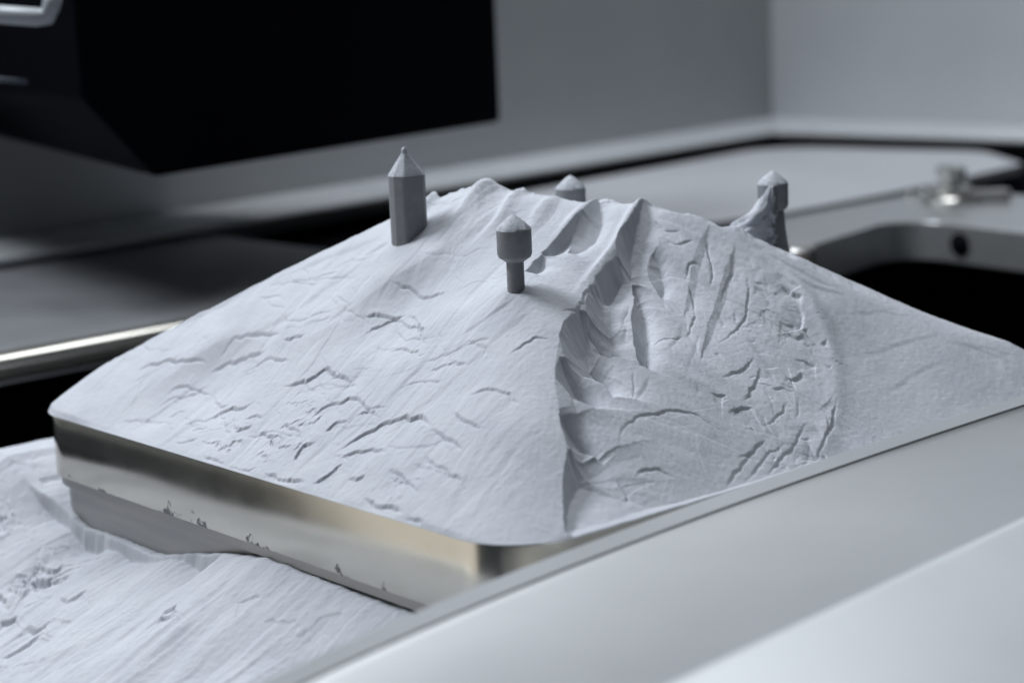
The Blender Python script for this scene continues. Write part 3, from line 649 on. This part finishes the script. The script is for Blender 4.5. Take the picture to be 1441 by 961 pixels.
strip('channel', [(.060, -.6), (.060, ZF - .004), (.072, ZF - .010), (.44, ZF - .012), (.47, ZF - .010), (.47, -.6)], -2.2, 3.2, M['frame'], fr)
strip('sill', [(.472, -.6), (.472, ZF - .006)] + arc(.502, ZF - .010, .03, 160, 75) + [(1.0, ZF - .12), (1.0, -.6)], -2.2, 3.2, M['sill'], fr)

# ------------------------------------------------------------------ the machine behind
ZB = -.05
def G2(px, py, z=ZB): return tuple(at(px, py, z=z)[:2])
# black pit round the platform
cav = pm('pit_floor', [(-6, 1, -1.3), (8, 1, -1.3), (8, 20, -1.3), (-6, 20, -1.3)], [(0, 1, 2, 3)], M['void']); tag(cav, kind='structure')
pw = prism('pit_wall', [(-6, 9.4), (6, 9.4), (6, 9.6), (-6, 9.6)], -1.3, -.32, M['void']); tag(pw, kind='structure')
# left floor sheet with polished rolled edge
e0 = np.array(G2(0, 500)); e1 = np.array(G2(245, 456)); de = (e1 - e0) / np.linalg.norm(e1 - e0); ne = np.array([-de[1], de[0]])
def EP(s, w, b=e0): return tuple(b + de * s + ne * w)
fl = prism('chamber_floor', [EP(-3, .05), EP(1.9, .05), EP(1.9, 3.35), EP(-3, 3.35)], ZB - .1, ZB, M['floor']); tag(fl, kind='structure')
prof = arc(.0 + .048, ZB - .045, .045, 90, 270, 14) + [(.046, ZB - .09), (.046, ZB)]
prof = [(w, z) for w, z in arc(.048, ZB - .045, .046, 88, 272, 14)]
nP = len(prof); V_ = [(*EP(-3, w), z) for w, z in prof] + [(*EP(1.2, w), z) for w, z in prof]
bar = pm('edge_bar', V_, [tuple(range(nP)), tuple(range(2 * nP - 1, nP - 1, -1))] + [(i, i + nP, (i + 1) % nP + nP, (i + 1) % nP) for i in range(nP)], M['barsteel'], smooth=True)
bar.data.set_sharp_from_angle(angle=math.radians(40))
tag(bar, 'shiny polished steel edge bar with a bright highlight, left of the powder heap', 'bar')
# round cornered grey bed behind the heap
far = [G2(1110, 297), G2(1318, 258), G2(1440, 230), G2(1385, 213), G2(1085, 206), G2(560, 303), G2(560, 372)]
bed = prism('recoat_bed', rpoly(far, [0, .3, .12, .25, .35, .3, .2], 8), ZB - .05, ZB, M['bed'], bevel=.006)
tag(bed, 'flat matt grey round cornered plate lying behind the powder heap', 'plate')
# gap round the bed and the walls
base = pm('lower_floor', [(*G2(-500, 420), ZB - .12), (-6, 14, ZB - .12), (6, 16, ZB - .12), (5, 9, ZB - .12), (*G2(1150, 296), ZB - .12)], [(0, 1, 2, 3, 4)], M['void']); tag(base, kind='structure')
ZW = 0.0
wc = np.array(G2(1086, 165, ZW)); w0 = np.array(G2(620, 238, ZW)); w1 = np.array(G2(1441, 178, ZW))
w0 = wc + (w0 - wc) * 2.6; w1 = wc + (w1 - wc) * 1.6
f0 = np.array(G2(620, 261, ZW)); fc = np.array(G2(1090, 184, ZW)); f1 = np.array(G2(1441, 194, ZW))
f0 = fc + (f0 - fc) * 2.6; f1 = fc + (f1 - fc) * 1.6
ll = prism('wall_lip', [tuple(w0), tuple(wc), tuple(fc), tuple(f0)], ZW - .03, ZW, M['ledge'], bevel=.01, seg=3)
tag(ll, 'bright metal ledge at the foot of the dark left wall', 'ledge')
e_ = (wc - fc) * .004
lr = prism('wall_lip', [tuple(wc + e_), tuple(w1), tuple(f1), tuple(fc)], ZW - .03, ZW + .002, M['ledge'], bevel=.01, seg=3)
tag(lr, 'bright metal ledge at the foot of the pale right wall', 'ledge')
ul = (wc - w0) / np.linalg.norm(wc - w0); ur = (w1 - wc) / np.linalg.norm(w1 - wc)
bl = np.array([-ul[1], ul[0]]) * .2; br = np.array([-ur[1], ur[0]]) * .2
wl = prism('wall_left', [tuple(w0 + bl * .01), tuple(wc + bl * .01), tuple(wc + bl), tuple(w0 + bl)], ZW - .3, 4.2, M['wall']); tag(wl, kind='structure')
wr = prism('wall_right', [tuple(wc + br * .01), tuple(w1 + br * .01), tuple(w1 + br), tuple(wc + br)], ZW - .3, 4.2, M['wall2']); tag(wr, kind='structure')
# bracket frame at the right with its round cornered opening
o1 = [G2(1118, 352), G2(1268, 306), G2(1500, 332)]
outer = [G2(1108, 303), G2(1325, 262), G2(1600, 262)]
bk = empty('pit_bracket', (*G2(1300, 290), -.3), 'pale metal bracket plate with a round cornered cut-out on the right behind the heap', 'bracket')
inner = rpoly([G2(1000, 385)] + o1 + [G2(1650, 345)], [0, 0, .16, 0, 0], 10)
poly = inner + [G2(1650, 290), G2(1325, 266), G2(1112, 305), G2(1000, 330)]
o = local(prism('plate', poly, ZB - .16, ZB, M['frame'], bk, bevel=.008, seg=2), bk)
# screw hole in the bracket's inner side
c = at(1346, 336, z=ZB - .08); ax = np.array(G2(1500, 332)) - np.array(G2(1268, 306)); ax /= np.linalg.norm(ax); nrm = np.array([-ax[1], ax[0]])
if nrm[1] > 0: nrm = -nrm
a_ = np.array(G2(1268, 306)); c2 = a_ + ax * .32
tube('screw_hole', [(*(c2 + nrm * (-.02)), ZB - .08), (*(c2 + nrm * .012), ZB - .08)], .045, M['void'], bk, seg=24); local(bpy.data.objects['screw_hole'], bk)
# block beside the bracket with copper fitting
q = at(1128, 352, Y=5.9)
blk = empty('clamp_block', (q[0], q[1], q[2] - .14), 'small shiny clamp block with a copper fitting behind the right pin', 'clamp')
lathe('body', [(.045, 0), (.048, .02), (.048, .14), (.04, .15)], M['platform'], blk, seg=24)
o = lathe('copper_ring', [(.03, 0), (.034, .008), (.034, .04), (.03, .05)], M['copper'], blk, seg=24); o.location = Vector((-.02, -.05, .06)) * HU
# knurled screw, washer and lever standing on the bracket
def knob(px, py, label):
    g = G2(px, py); t = empty('clamp_screw', (*g, ZB), label, 'screw')
    lathe('washer', [(.12, 0), (.125, .006), (.125, .022), (.115, .03)], M['bolt'], t, seg=32)
    lathe('collar', [(.08, .03), (.085, .035), (.085, .07), (.075, .075)], M['bolt'], t, seg=32)
    lathe('head', [(.04, .075), (.04, .10), (.062, .105), (.064, .15), (.05, .158)], M['polished'], t, seg=32)
    return t
knob(1338, 285, 'bright steel clamp screw standing on the bracket plate')
g = G2(1385, 284)
cb = prism('clamp_lever', rpoly([(g[0] - .12, g[1] - .04), (g[0] + .1, g[1] - .06), (g[0] + .12, g[1] + .05), (g[0] - .1, g[1] + .06)], [.03] * 4, 4), ZB + .001, ZB + .05, M['platform'], bevel=.008)
tag(cb, 'small dark lever lying beside the bright clamp screw', 'lever')
g = G2(1300, 279)
for k, (px, py) in enumerate([(1281, 279), (1301, 272)]):  # balls added as stand-ins for out-of-focus glints
    g = G2(px, py); o = lathe('steel_ball', [(.004, 0), (.014, .004), (.018, .016), (.014, .028), (.004, .033)], M['bolt'], None, seg=16, org=(g[0], g[1], ZB))
    tag(o, ['small bright steel ball on the bracket, farther from the clamp screw', 'small bright steel ball on the bracket, closer to the clamp screw'][k], 'ball', 'steel balls on the bracket')

# black machine head hanging over the chamber at the upper left
ZH = .40
h0 = np.array(G2(218, 250, ZH)); h1 = np.array(G2(706, 172, ZH)); h2 = np.array(G2(-60, 196, ZH))
ht = empty('recoater_head', (*(h1), ZH), 'large black machine housing hanging at the upper left above the floor', 'machine head')
ch = .33                                   # height of the bevelled lower corner
dA = (h0 - h1) / np.linalg.norm(h0 - h1)
# sharp upper corner: where the vertical edge near x=100 stands
vtop = at(103, 140, Y=5.55)
best = min(np.linspace(0, 1.5, 600), key=lambda q: abs(proj((*(h0 + dA * q), 1.0))[0] - 103 + (0)))
cq = h0 + dA * best; zs = np.linspace(ZH, 1.2, 400)
zc_ = min(zs, key=lambda q: abs(proj((*cq, q))[1] - 140)); vtop = np.array([cq[0], cq[1], zc_])
corner = cq; back = np.array([.3, 3.0])
far_r = h1; far_b = h1 + np.array([-2.6, 1.5]); lft = corner + (h2 - h0) * 1.6
zc = vtop[2]
V_ = [(*h0, ZH), (*far_r, ZH), (*far_b, ZH), (*(lft + np.array([.35, .3])), ZH + .02),
      (*corner, zc), (*far_r, zc), (*far_b, zc), (*lft, zc + .02),
      (*corner, 1.5), (*far_r, 1.5), (*far_b, 1.5), (*lft, 1.5)]
Fc = [(0, 1, 2, 3), (0, 1, 5, 4), (1, 2, 6, 5), (2, 3, 7, 6), (3, 0, 4, 7), (4, 5, 9, 8), (5, 6, 10, 9), (6, 7, 11, 10), (7, 4, 8, 11), (8, 9, 10, 11)]
local(pm('housing', V_, Fc, M['black'], ht, bevel=.02, seg=2), ht)
ha = at(-40, 18, Y=5.5); hb = at(66, 24, Y=5.5); hc = at(76, -10, Y=5.5)
o = tube('handle', [tuple(ha), tuple(hb - np.array([.03, 0, 0])), tuple(hb), tuple(hb + np.array([.015, 0, .03])), tuple(hc)], .026, M['grip'], ht); local(o, ht)
hd = at(-40, 108, Y=5.5); he = at(38, 116, Y=5.5)
o = tube('trim', [tuple(hd), tuple(he)], .008, M['trim'], ht); local(o, ht)
